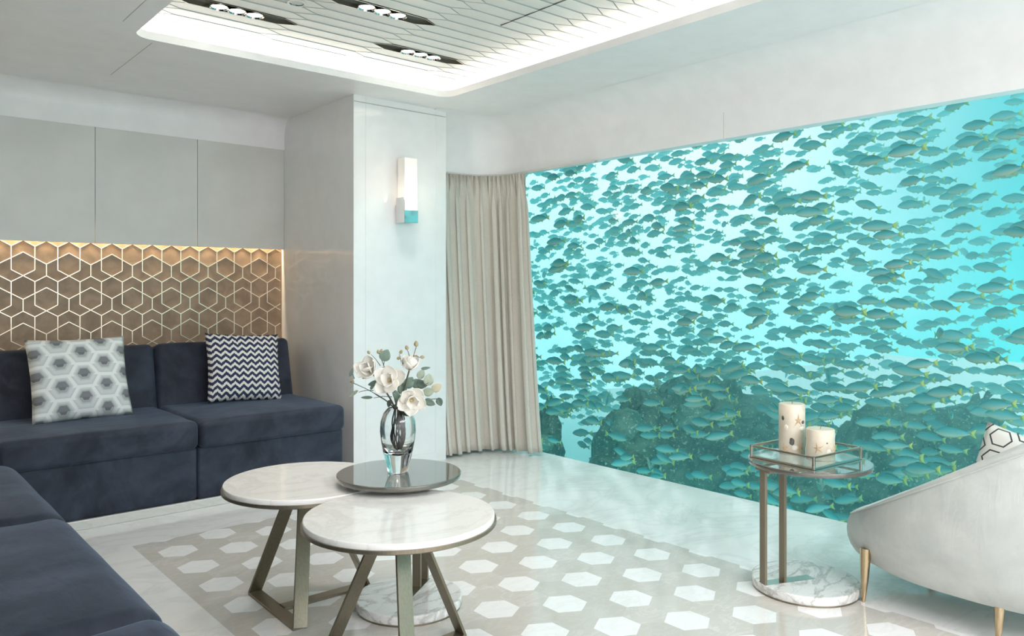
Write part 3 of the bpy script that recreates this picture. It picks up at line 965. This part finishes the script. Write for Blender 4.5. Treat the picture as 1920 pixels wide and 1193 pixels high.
spray('leaf_spray', 'thin spray of narrow leaves reaching out to the left of the vase', (660, 721, .0), (-.016, .004),
      [(658, 702, .0, .034, .012, 70, 'leaf'), (662, 742, .0, .045, .013, 215, 'leaf_pale'), (687, 749, .0, .046, .012, 180, 'leaf'), (655, 730, .0, .03, .010, 250, 'leaf_pale'), (698, 728, .0, .030, .012, 60, 'leaf')],
      [(664, 720, 0, .018, 170)], twigs=[((664, 714, 0), (660, 705, 0)), ((700, 736, 0), (672, 739, 0)), ((735, 748, 0), (700, 750, 0))])
spray('leaf_spray', 'spray with one round eucalyptus leaf and buds at the top left of the bouquet', (709, 664, .01), (-.006, .012),
      [(721, 670, .01, .048, .043, 60, 'leaf')], [(709, 668, .01, .018, 100), (692, 668, .01, .016, 120), (712, 664, .01, .014, 60)],
      twigs=[((718, 690, .01), (720, 680, .01)), ((712, 690, .01), (694, 668, .01))])
spray('leaf_spray', 'forked budding twig standing highest in the bouquet', (779, 655, .02), (.006, .014), [],
      [(779, 655, .02, .024, 90), (763, 661, .02, .020, 110), (786, 674, .02, .018, 0), (748, 668, .02, .018, 60), (742, 678, .02, .018, 30)],
      twigs=[((774, 672, .02), (786, 675, .02)), ((766, 672, .02), (762, 661, .02)), ((752, 690, .02), (747, 668, .02))])
spray('leaf_spray', 'spray of round grey-green leaves spreading to the right of the vase', (822, 752, .01), (.016, .006),
      [(803, 716, .01, .046, .038, 80, 'leaf_pale'), (818, 731, .01, .042, .034, 30, 'leaf_tan'), (824, 758, .01, .034, .028, 285, 'leaf'), (804, 738, .0, .044, .036, 10, 'leaf_pale'),
       (806, 758, .0, .044, .030, 330, 'leaf'), (797, 695, .02, .036, .012, 5, 'leaf'), (788, 706, .02, .040, .030, 60, 'leaf_pale')],
      twigs=[((790, 742, .01), (808, 732, .01)), ((786, 735, .0), (803, 722, .01))])
spray('leaf_spray', 'cluster of dark green leaves in the middle behind the lowest magnolia', (768, 722, .03), (.0, .010),
      [(765, 722, .02, .050, .042, 50, 'leaf'), (780, 724, .03, .046, .040, 20, 'leaf'), (752, 733, .02, .046, .036, 100, 'leaf'), (790, 726, .03, .044, .036, 350, 'leaf'), (744, 765, .0, .034, .022, 200, 'leaf'), (728, 762, .02, .03, .02, 250, 'leaf'), (715, 700, .02, .04, .02, 230, 'leaf_tan')])
# tangled lower twigs inside the vase
t = thing('twig_bundle', 'tangle of bare brown twigs seen through the clear glass vase', 'twigs', VB, SY)
q = random.Random(11)
for k in range(8):
    a = 2*PI*k/8; r0 = q.uniform(.006, .016); r1 = q.uniform(.012, .040)
    pts = [Vector((math.cos(a+j*.25)*(r0 + (r1-r0)*math.sin(PI*j/8)), math.sin(a+j*.25)*(r0 + (r1-r0)*math.sin(PI*j/8)), .077 + .165*j/8)) for j in range(9)]
    obj('twig', tube(bmesh.new(), pts, q.uniform(.0018, .003), 6), M['stem'], t)

# ------------------------------------------------------------------ tray and candles
tc = W(1.195, 3.168); A = W(1.144, 2.96); Bq = W(1.411, 3.152); Lq = W(.979, 3.19)
ex = (Bq-A).normalized(); rz = math.atan2(ex.y, ex.x)
t = thing('serving_tray', 'square silver-framed glass tray on the side table by the aquarium', 'tray', (tc.x, tc.y, .5075), rz)
hx, hy = .162, .142
obj('tray_floor', B(-hx+.002, hx-.002, -hy+.002, hy-.002, .0035, .0075), M['tray_floor'], t, smooth=False)
bm = bmesh.new()
for z in (0, .043):
    for s in (-1, 1):
        box(bm, -hx, hx, s*hy-.0045, s*hy+.0045, z, z+.008, .0008, 1); box(bm, s*hx-.0045, s*hx+.0045, -hy, hy, z, z+.008, .0008, 1)
for a in (-1, 1):
    for b_ in (-1, 1): box(bm, a*hx-.005, a*hx+.005, b_*hy-.005, b_*hy+.005, 0, .051, .0008, 1)
obj('frame', bm, M['nickel'], t, smooth=False)
for s in (-1, 1):
    obj('side_glass', B(-hx+.004, hx-.004, s*hy-.001, s*hy+.001, .006, .043), M['tray_glass'], t, smooth=False)
    obj('side_glass', B(s*hx-.001, s*hx+.001, -hy+.004, hy-.004, .006, .043), M['tray_glass'], t, smooth=False)

def wax():
    m, nt, b = mat('candle_wax')
    v = coords(nt)[0]; n = noise_tex(nt, v, 14, 4)
    nt.links.new(mixc(nt, n.step(.35, .7), lin((222, 211, 192)), lin((204, 192, 172))), b.inputs['Base Color'])
    b.inputs['Subsurface Weight'].default_value = .3; b.inputs['Subsurface Radius'].default_value = (.02, .014, .009); b.inputs['Subsurface Scale'].default_value = .5
    b.inputs['Roughness'].default_value = .4
    return m
M['wax'] = wax()
M['star'] = plain('starfish_tan', (196, 166, 132), .7, vary=.1, vscale=90)
M['shell'] = plain('dark_shell', (86, 84, 78), .5, vary=.5, vscale=60)
M['shell_pale'] = plain('pale_shell', (228, 222, 210), .5, vary=.08, vscale=60)
M['wick'] = plain('wick', (120, 104, 84), .8)
def on_cyl(r, ang, z, dx, dz, out=.0008):
    a = ang + dx/r
    return Vector(((r+out)*math.sin(a), -(r+out)*math.cos(a), z+dz))
def starfish(r, ang, z, s, rot):
    bm = bmesh.new(); c_ = bm.verts.new(on_cyl(r, ang, z, 0, 0, .004)); ring = []
    for k in range(10):
        a = rot + PI/2 + PI*k/5; q_ = s if k % 2 == 0 else s*.26
        ring.append(bm.verts.new(on_cyl(r, ang, z, q_*math.cos(a), q_*math.sin(a), .0004)))
    for k in range(10): bm.faces.new((c_, ring[k], ring[(k+1) % 10]))
    return bm
def blob(r, ang, z, s, ez=1.2):
    bm = bmesh.new(); bmesh.ops.create_uvsphere(bm, u_segments=16, v_segments=10, radius=1)
    for v in bm.verts:
        k_ = 1 + .25*noise.noise(v.co*2 + Vector((ang, z*30, 0)))
        v.co = on_cyl(r, ang, z, v.co.x*s*k_, v.co.z*s*ez*k_, 0) + Vector((math.sin(ang), -math.cos(ang), 0))*(v.co.y*-s*.22)
    return bm
def candle(name, label, c, r, h, bits):
    p = W(*c); t = thing(name, label, 'candle', (p.x, p.y, .515), SY, 'shell candles on the tray')
    obj('wax_body', lathe([(0, 0), (r-.002, 0), (r, .002), (r, h-.004), (r-.003, h-.0005), (r-.02, h-.0015), (0, h-.003)], 64), M['wax'], t, angle=60)
    obj('wick', tube(bmesh.new(), [(0, 0, h-.004), (.001, 0, h+.004), (.004, 0, h+.008)], .0011, 6), M['wick'], t)
    for (kind, a, z, s, e) in bits:
        if kind == 'star': obj('starfish', starfish(r, a, z, s, e), M['star'], t, smooth=False)
        elif kind == 'dark': obj('shell', blob(r, a, z, s, e), M['shell'], t)
        else: obj('shell', blob(r, a, z, s, e), M['shell_pale'], t)
    return t
candle('pillar_candle', 'tall cream pillar candle set with starfish and shells, on the tray', (1.163, 3.235), .052, .206,
       [('star', .15, .142, .030, 0), ('dark', .62, .134, .009, .8), ('dark', -1.1, .148, .007, 1.3), ('dark', -.35, .055, .010, 1.5), ('pale', .5, .108, .013, .7), ('pale', -.8, .112, .009, 1.2), ('star', -.9, .025, .026, .3), ('star', .35, .028, .028, .7), ('pale', -.1, .03, .013, .8)])
candle('pillar_candle', 'short wide cream pillar candle with starfish, in front of the tall one', (1.236, 3.122), .0545, .122,
       [('star', -.55, .050, .026, .2), ('star', .95, .045, .026, .5), ('dark', .1, .072, .003, 1), ('pale', .25, .036, .010, 1.2)])

# ------------------------------------------------------------------ armchair
def armchair():
    c0 = Vector((3.30, .98, 0)); hx, hy = .43, .565
    t = thing('armchair', 'pale grey velvet tub armchair with sloping arms on thin gold legs', 'armchair', (c0.x, c0.y, 0))
    N = 96
    def plan(th, s, grow=0):
        e = 2.35; c_, s_ = math.cos(th), math.sin(th)
        k = (abs(c_)**e + abs(s_)**e)**(-1/e)
        # narrower at the front, full at the back
        x = (hx*s+grow)*k*c_; y = (hy*s+grow)*k*s_
        x *= 1 - .10*max(0, y/hy)
        return x, y
    def rim(y):                      # height of the top edge along the chair, front (+y) low
        return max(.27, min(.82, .592 - .60*y))
    def ring(s, f, grow=0, lowz=.105):
        out = []
        for i in range(N):
            th = 2*PI*i/N; x, y = plan(th, s, grow); xr, yr = plan(th, .96)
            z = lowz + (rim(yr)-lowz)*f
            out.append((x, y, z))
        return out
    bm = bmesh.new()
    prof = [(.02, 0), (.56, 0.0), (.74, .010), (.84, .045), (.905, .11), (.95, .20), (.978, .32), (.995, .46), (1.0, .60), (.995, .76), (.978, .91), (.957, .982)]
    loops = [ring(s, f) for s, f in prof]
    loft(bm, loops)
    bm.faces.new(bm.verts[:N])
    obj('shell', bm, M['pale_velvet'], t, angle=80)
    # inner lining from the rim down to the seat
    bm = bmesh.new()
    L2 = [ring(.957, .982), ring(.945, 1.0), ring(.915, 1.005), ring(.885, .985)]
    def inner_ring(s, z):
        out = []
        for i in range(N):
            th = 2*PI*i/N; x, y = plan(th, s); xr, yr = plan(th, .96)
            out.append((x, y, min(z, rim(yr)-.01)))
        return out
    L2 += [inner_ring(.85, .50), inner_ring(.83, .30), inner_ring(.80, .24), inner_ring(.3, .24)]
    loft(bm, L2)
    obj('inner_back', bm, M['pale_velvet'], t, angle=80)
    # seam welt just under the rim
    pts = [Vector(p) for p in ring(.972, .955)]
    bm = bmesh.new(); tube(bm, pts + [pts[0], pts[1]], .0028, 6, caps=False); obj('piping', bm, M['pale_velvet'], t)
    sb = rbox(.62, .68, .12, .05, .02); obj('seat_cushion', sb, M['pale_velvet'], t, loc=(0, .02, .20), angle=80)
    for (x, y) in ((-.335, .385), (-.345, -.075), (.335, .385), (.345, -.075)):
        sx, sy = (-1 if x < 0 else 1), (1 if y > 0 else -1)
        lm = tube(bmesh.new(), [(x, y, 0), (x, y, .003), (x-sx*.012, y-.0*sy, .09), (x-sx*.02, y, .20)], [.0062, .0075, .0145, .0215], 16)
        obj('leg', lm, M['gold'], t)
    return t
armchair()
o = obj('throw_pillow', pillow_mesh(.46, .44, .17, seed=9), pillow_lines(), loc=(3.22, .86, .435), angle=180)
o.rotation_euler = (math.radians(18), math.radians(-16), math.radians(100))
tag(o, 'throw pillow with a black hexagon outline print, inside the pale armchair', 'pillow')

# ------------------------------------------------------------------ the sea beyond the glass
def rock_mat(name, a, b_, c_):
    m, nt, b = mat(name); v = coords(nt)[0]
    n = noise_tex(nt, v, 5, 8, .75, .8); n2 = noise_tex(nt, v, 40, 4, .6)
    c = mixc(nt, n.step(.35, .65), a, b_); c = mixc(nt, n2.step(.58, .66), c, c_)
    nt.links.new(c, b.inputs['Base Color']); b.inputs['Roughness'].default_value = .9; b.inputs['Specular IOR Level'].default_value = .1
    bump(nt, b, n + n2*.5, .8, .03)
    return m
M['reef'] = rock_mat('reef_rock', (.02, .06, .045, 1), (.14, .22, .15, 1), (.36, .50, .42, 1))
M['reef_pale'] = rock_mat('pale_reef_rock', (.06, .16, .13, 1), (.20, .32, .24, 1), (.45, .6, .5, 1))
M['sand'] = rock_mat('sea_sand', (.72, .84, .82, 1), (.80, .90, .87, 1), (.84, .92, .9, 1))
M['coral'] = plain('pale_coral', (150, 180, 160), .8, vary=.3, vscale=30)

def mound(name, label, l, d, z0, top, rx, ry, seed, m=None, cat='reef', det=5, corals=14, lean=0):
    p = W(l, d); bm = bmesh.new(); bmesh.ops.create_icosphere(bm, subdivisions=det, radius=1)
    for v in bm.verts:
        c = v.co.copy(); s = Vector((seed*3.1, seed*1.7, seed))
        k = 1 + .30*noise.noise(c*1.6 + s) + .16*noise.noise(c*4 + s) + .10*noise.noise(c*10 + s) + .06*noise.noise(c*22+s)
        sq = (max(0, 1-c.z**4))**.25/max(math.sqrt(max(0, 1-c.z**2)), .04)
        c.x *= sq; c.y *= sq
        zz = c.z*(1 + .22*noise.noise(Vector((c.x*1.8, c.y*1.8, seed))) + .2*noise.noise(Vector((c.x*5, c.y*5, seed))) + .12*noise.noise(Vector((c.x*12, c.y*12, seed))))
        taper = 1 - .12*max(0, c.z)
        v.co = Vector((c.x*rx*k*taper + lean*max(0, zz), c.y*ry*k*taper, zz*(top-z0)*.98 if zz > 0 else zz*.2))
    t = thing(name, label, cat, (p.x, p.y, z0), SY)
    o = obj('rock', bm, m or M['reef'], t, angle=180)
    q = random.Random(seed)
    if det == 5 and corals:                      # rounded coral heads growing out of the rock
        vt = [v.co.copy() for v in o.data.vertices if v.co.z > .05*(top-z0) and v.co.y < .5*ry]
        for k in range(corals):
            c = q.choice(vt); R_ = q.uniform(.06, .17); bm = bmesh.new(); bmesh.ops.create_icosphere(bm, subdivisions=4, radius=R_)
            for v in bm.verts:
                kk = 1 + .25*noise.noise(v.co*9 + c) + .16*noise.noise(v.co*30 + c)
                v.co = c + Vector((v.co.x*kk, v.co.y*kk, v.co.z*kk*.8))
            obj('coral_head', bm, q.choice([M['reef'], M['reef'], M['reef_pale']]), t, angle=180)
    vs = [v.co.copy() for v in o.data.vertices if v.co.z > .25*(top-z0) and v.co.y < .3*ry]
    for k in range(corals):
        c = q.choice(vs); bm = bmesh.new()
        for j in range(q.randint(4, 8)):
            e = c + Vector((q.uniform(-.05, .05), q.uniform(-.05, .03), q.uniform(.03, .10)))
            tube(bm, [c - Vector((0, 0, .03)), c.lerp(e, .6), e], [.012, .011, .007], 6)
        obj('coral', bm, q.choice([M['coral'], M['reef'], M['reef']]), t)
    return t
mound('coral_reef', 'large dark coral mound behind the glass, left of the candles', 1.5, 6.55, -1.1, .36, .86, .55, 3, corals=26)
mound('coral_reef', 'low dark coral rock behind the glass, between the big mound and the candle table', 2.2, 5.9, -1.0, .0, .66, .5, 8, corals=14)
mound('coral_reef', 'broad coral rock behind the glass, rising above the armchair arm', 2.95, 5.5, -1.0, .30, .80, .5, 5, corals=30)
mound('coral_reef', 'small pale coral rock behind the glass beside the curtain hem', .10, 6.9, -1.1, .16, .42, .4, 12, corals=5)
mound('coral_reef', 'low coral rock behind the glass at the lower right of the candle table', 2.35, 4.75, -1.0, -.38, .5, .3, 21, corals=10)
bm = bmesh.new(); bmesh.ops.create_grid(bm, x_segments=60, y_segments=60, size=12)
for v in bm.verts:
    v.co.z = -1.15 + .12*noise.noise(v.co*.5) ; v.co.x += 16.1
tag(obj('sea_bed', bm, M['sand'], angle=180), kind='structure')

def fish_geo(bend=0.0, slim=1.0):
    """snapper, one metre long, head at +x, with per-vertex body colours."""
    prof = [(.50, .004, -.012), (.465, .045, -.008), (.41, .088, 0), (.32, .132, .006), (.20, .158, .008), (.06, .155, .006), (-.08, .125, .004), (-.20, .085, .002), (-.30, .048, 0), (-.36, .036, 0)]
    V, F, K = [], [], []; n = 8
    back, side, belly = (.02, .24, .26), (.12, .38, .37), (.38, .46, .37)
    for (x, h, zc) in prof:
        for k in range(n):
            a = 2*PI*k/n; zz = math.sin(a)
            y = math.cos(a)*h*.42*slim; V.append([x, y + bend*math.sin((x-.5)*2.4), zc + zz*h])
            c = back if zz > .5 else (side if zz > -.3 else belly)
            K.append(c)
    for i in range(len(prof)-1):
        for k in range(n):
            F.append((i*n+k, i*n+(k+1) % n, (i+1)*n+(k+1) % n, (i+1)*n+k))
    F.append(tuple(range(n)))
    def fin(pts, col, t=.006):
        b0 = len(V)
        for s in (-t, t):
            for (x, z) in pts:
                V.append([x, s + bend*math.sin((x-.5)*2.4), z]); K.append(col)
        m = len(pts); F.append(tuple(b0+i for i in range(m))); F.append(tuple(b0+m+i for i in reversed(range(m))))
        for i in range(m): F.append((b0+i, b0+m+i, b0+m+(i+1) % m, b0+(i+1) % m))
    yel = (.36, .50, .14)
    fin([(-.33, .035), (-.50, .13), (-.455, .0), (-.50, -.125), (-.33, -.035)], yel)
    fin([(.24, .15), (.12, .195), (-.05, .175), (-.20, .12), (-.24, .075), (-.05, .12)], (.06, .20, .15), .004)
    fin([(-.02, -.13), (-.10, -.175), (-.18, -.10)], yel, .004)
    fin([(.20, -.13), (.12, -.19), (.08, -.14)], (.30, .42, .16), .004)
    return V, F, K
def fish_mat():
    m, nt, b = mat('snapper_skin')
    at = nt.nodes.new('ShaderNodeAttribute'); at.attribute_name = 'skin'
    nt.links.new(at.outputs['Color'], b.inputs['Base Color'])
    b.inputs['Roughness'].default_value = .45; b.inputs['Specular IOR Level'].default_value = .35
    return m
M['fish'] = fish_mat()
def fish_mesh(name, V, F, K):
    me = bpy.data.meshes.new(name); me.from_pydata(V, [], F); me.materials.append(M['fish'])
    ca = me.color_attributes.new('skin', 'FLOAT_COLOR', 'POINT')
    arr = np.ones((len(V), 4), dtype=np.float32); arr[:, :3] = K; ca.data.foreach_set('color', arr.ravel())
    me.polygons.foreach_set('use_smooth', [True]*len(me.polygons))
    return me
variants = [fish_geo(b_, s_) for b_, s_ in ((0, 1), (.05, 1.05), (-.05, .95), (.10, 1))]
fmeshes = [fish_mesh('snapper_body', *v) for v in variants]
# the school: swimming along the glass, a slab of water a few metres deep
q = random.Random(20); school = []
while len(school) < 3600:
    x = 4.25 + 4.6*q.random()**1.15; y = q.uniform(-5.0, 8.5); z = q.uniform(-.9, 3.4)
    if q.random() < .13: x = q.uniform(4.2, 5.3); z = q.uniform(-.9, .75)     # a denser layer low over the reef
    l = RX*x + RY*y; d = FX*x + FY*y
    if d < 2: continue
    px = 960 + 1460*l/d; py = 540 - 1460*(z-1.2)/d
    if not (880 < px < 2080 and 100 < py < 1080): continue
    # the school thins out over the bright sand at the lower left
    gap = max(0, 1 - ((px-1085)/75)**2)*max(0, min(1, (py-760)/60))
    if q.random() < gap*.9: continue
    L = q.uniform(.145, .20)
    yaw = PI/2 + q.gauss(.0, .22); pitch = q.gauss(-.05, .12)
    if q.random() < .03: yaw += q.uniform(1.2, 4); pitch += q.uniform(-.6, .6)
    vis = 980 < px < 1920 and 170 < py < 990
    school.append((L/d if vis else -1, x, y, z, L, yaw, pitch, px, py, q.randrange(4)))
school.sort(key=lambda s: -s[0])
cols_ = [(1110, 'right beside the curtain'), (1240, 'over the pale gap'), (1430, 'over the big coral mound'), (1570, 'behind the candles'),
         (1740, 'between the candles and the armchair'), (9999, 'above the armchair')]
rows_ = [(330, 'directly under the bulkhead'), (470, 'in the upper water'), (610, 'halfway up the glass'), (750, 'in the lower water'), (9999, 'lowest by the rocks')]
for i, (sz, x, y, z, L, yaw, pitch, px, py, vi) in enumerate(school[:300]):
    o = bpy.data.objects.new('snapper', fmeshes[vi]); C.objects.link(o)
    o.location = (x, y, z); o.scale = (L, L, L); o.rotation_euler = (0, -pitch, yaw)
    cn = next(n_ for a, n_ in cols_ if px < a); rn = next(n_ for a, n_ in rows_ if py < a)
    odd = abs(yaw - PI/2) > 1
    if odd: tag(o, 'snapper turned out of line, ' + rn + ', ' + cn, 'fish', 'turned snappers ' + rn + ' ' + cn)
    else: tag(o, 'near yellow-tailed snapper, ' + rn + ', ' + cn, 'fish', 'near snappers ' + rn + ' ' + cn)
AV, AF, AK = [], [], []; base = 0
for (sz, x, y, z, L, yaw, pitch, px, py, vi) in school[300:]:
    V, F, K = variants[vi]
    Rm = np.array(Matrix.Rotation(yaw, 3, 'Z') @ Matrix.Rotation(-pitch, 3, 'Y'))
    P = (np.array(V)*L) @ Rm.T + np.array((x, y, z))
    AV.append(P); AK.append(np.array(K)); AF += [tuple(base+k for k in f) for f in F]; base += len(V)
me = fish_mesh('snapper_school', np.concatenate(AV).tolist(), AF, np.concatenate(AK))
o = bpy.data.objects.new('snapper_school', me); C.objects.link(o)
tag(o, 'dense school of small snappers fading into the hazy water behind the glass', 'fish school', kind='stuff')

# sea water: a faint haze that fades the far fish
m = bpy.data.materials.new('sea_water'); m.use_nodes = True; nt = m.node_tree; nt.nodes.clear()
out = nt.nodes.new('ShaderNodeOutputMaterial'); vs = nt.nodes.new('ShaderNodeVolumeScatter')
vs.inputs['Color'].default_value = (.42, .96, .975, 1); vs.inputs['Density'].default_value = .18; vs.inputs['Anisotropy'].default_value = 0
va = nt.nodes.new('ShaderNodeVolumeAbsorption'); va.inputs['Color'].default_value = (.05, .99, 1.0, 1); va.inputs['Density'].default_value = .08
ad = nt.nodes.new('ShaderNodeAddShader'); nt.links.new(vs.outputs[0], ad.inputs[0]); nt.links.new(va.outputs[0], ad.inputs[1])
nt.links.new(ad.outputs[0], out.inputs['Volume'])
o = obj('sea_water', B(3.94, 10, -9, 14, -1.9, 5), m, smooth=False)
tag(o, 'hazy turquoise sea water filling the view behind the glass', 'water', kind='stuff')
# daylight from the surface
sun = bpy.data.lights.new('surface_light', 'SUN'); sun.energy = 1.0; sun.angle = math.radians(30); sun.color = (.75, 1, .95)
so = bpy.data.objects.new('surface_light', sun); so.rotation_euler = (math.radians(8), math.radians(18), 0); C.objects.link(so)
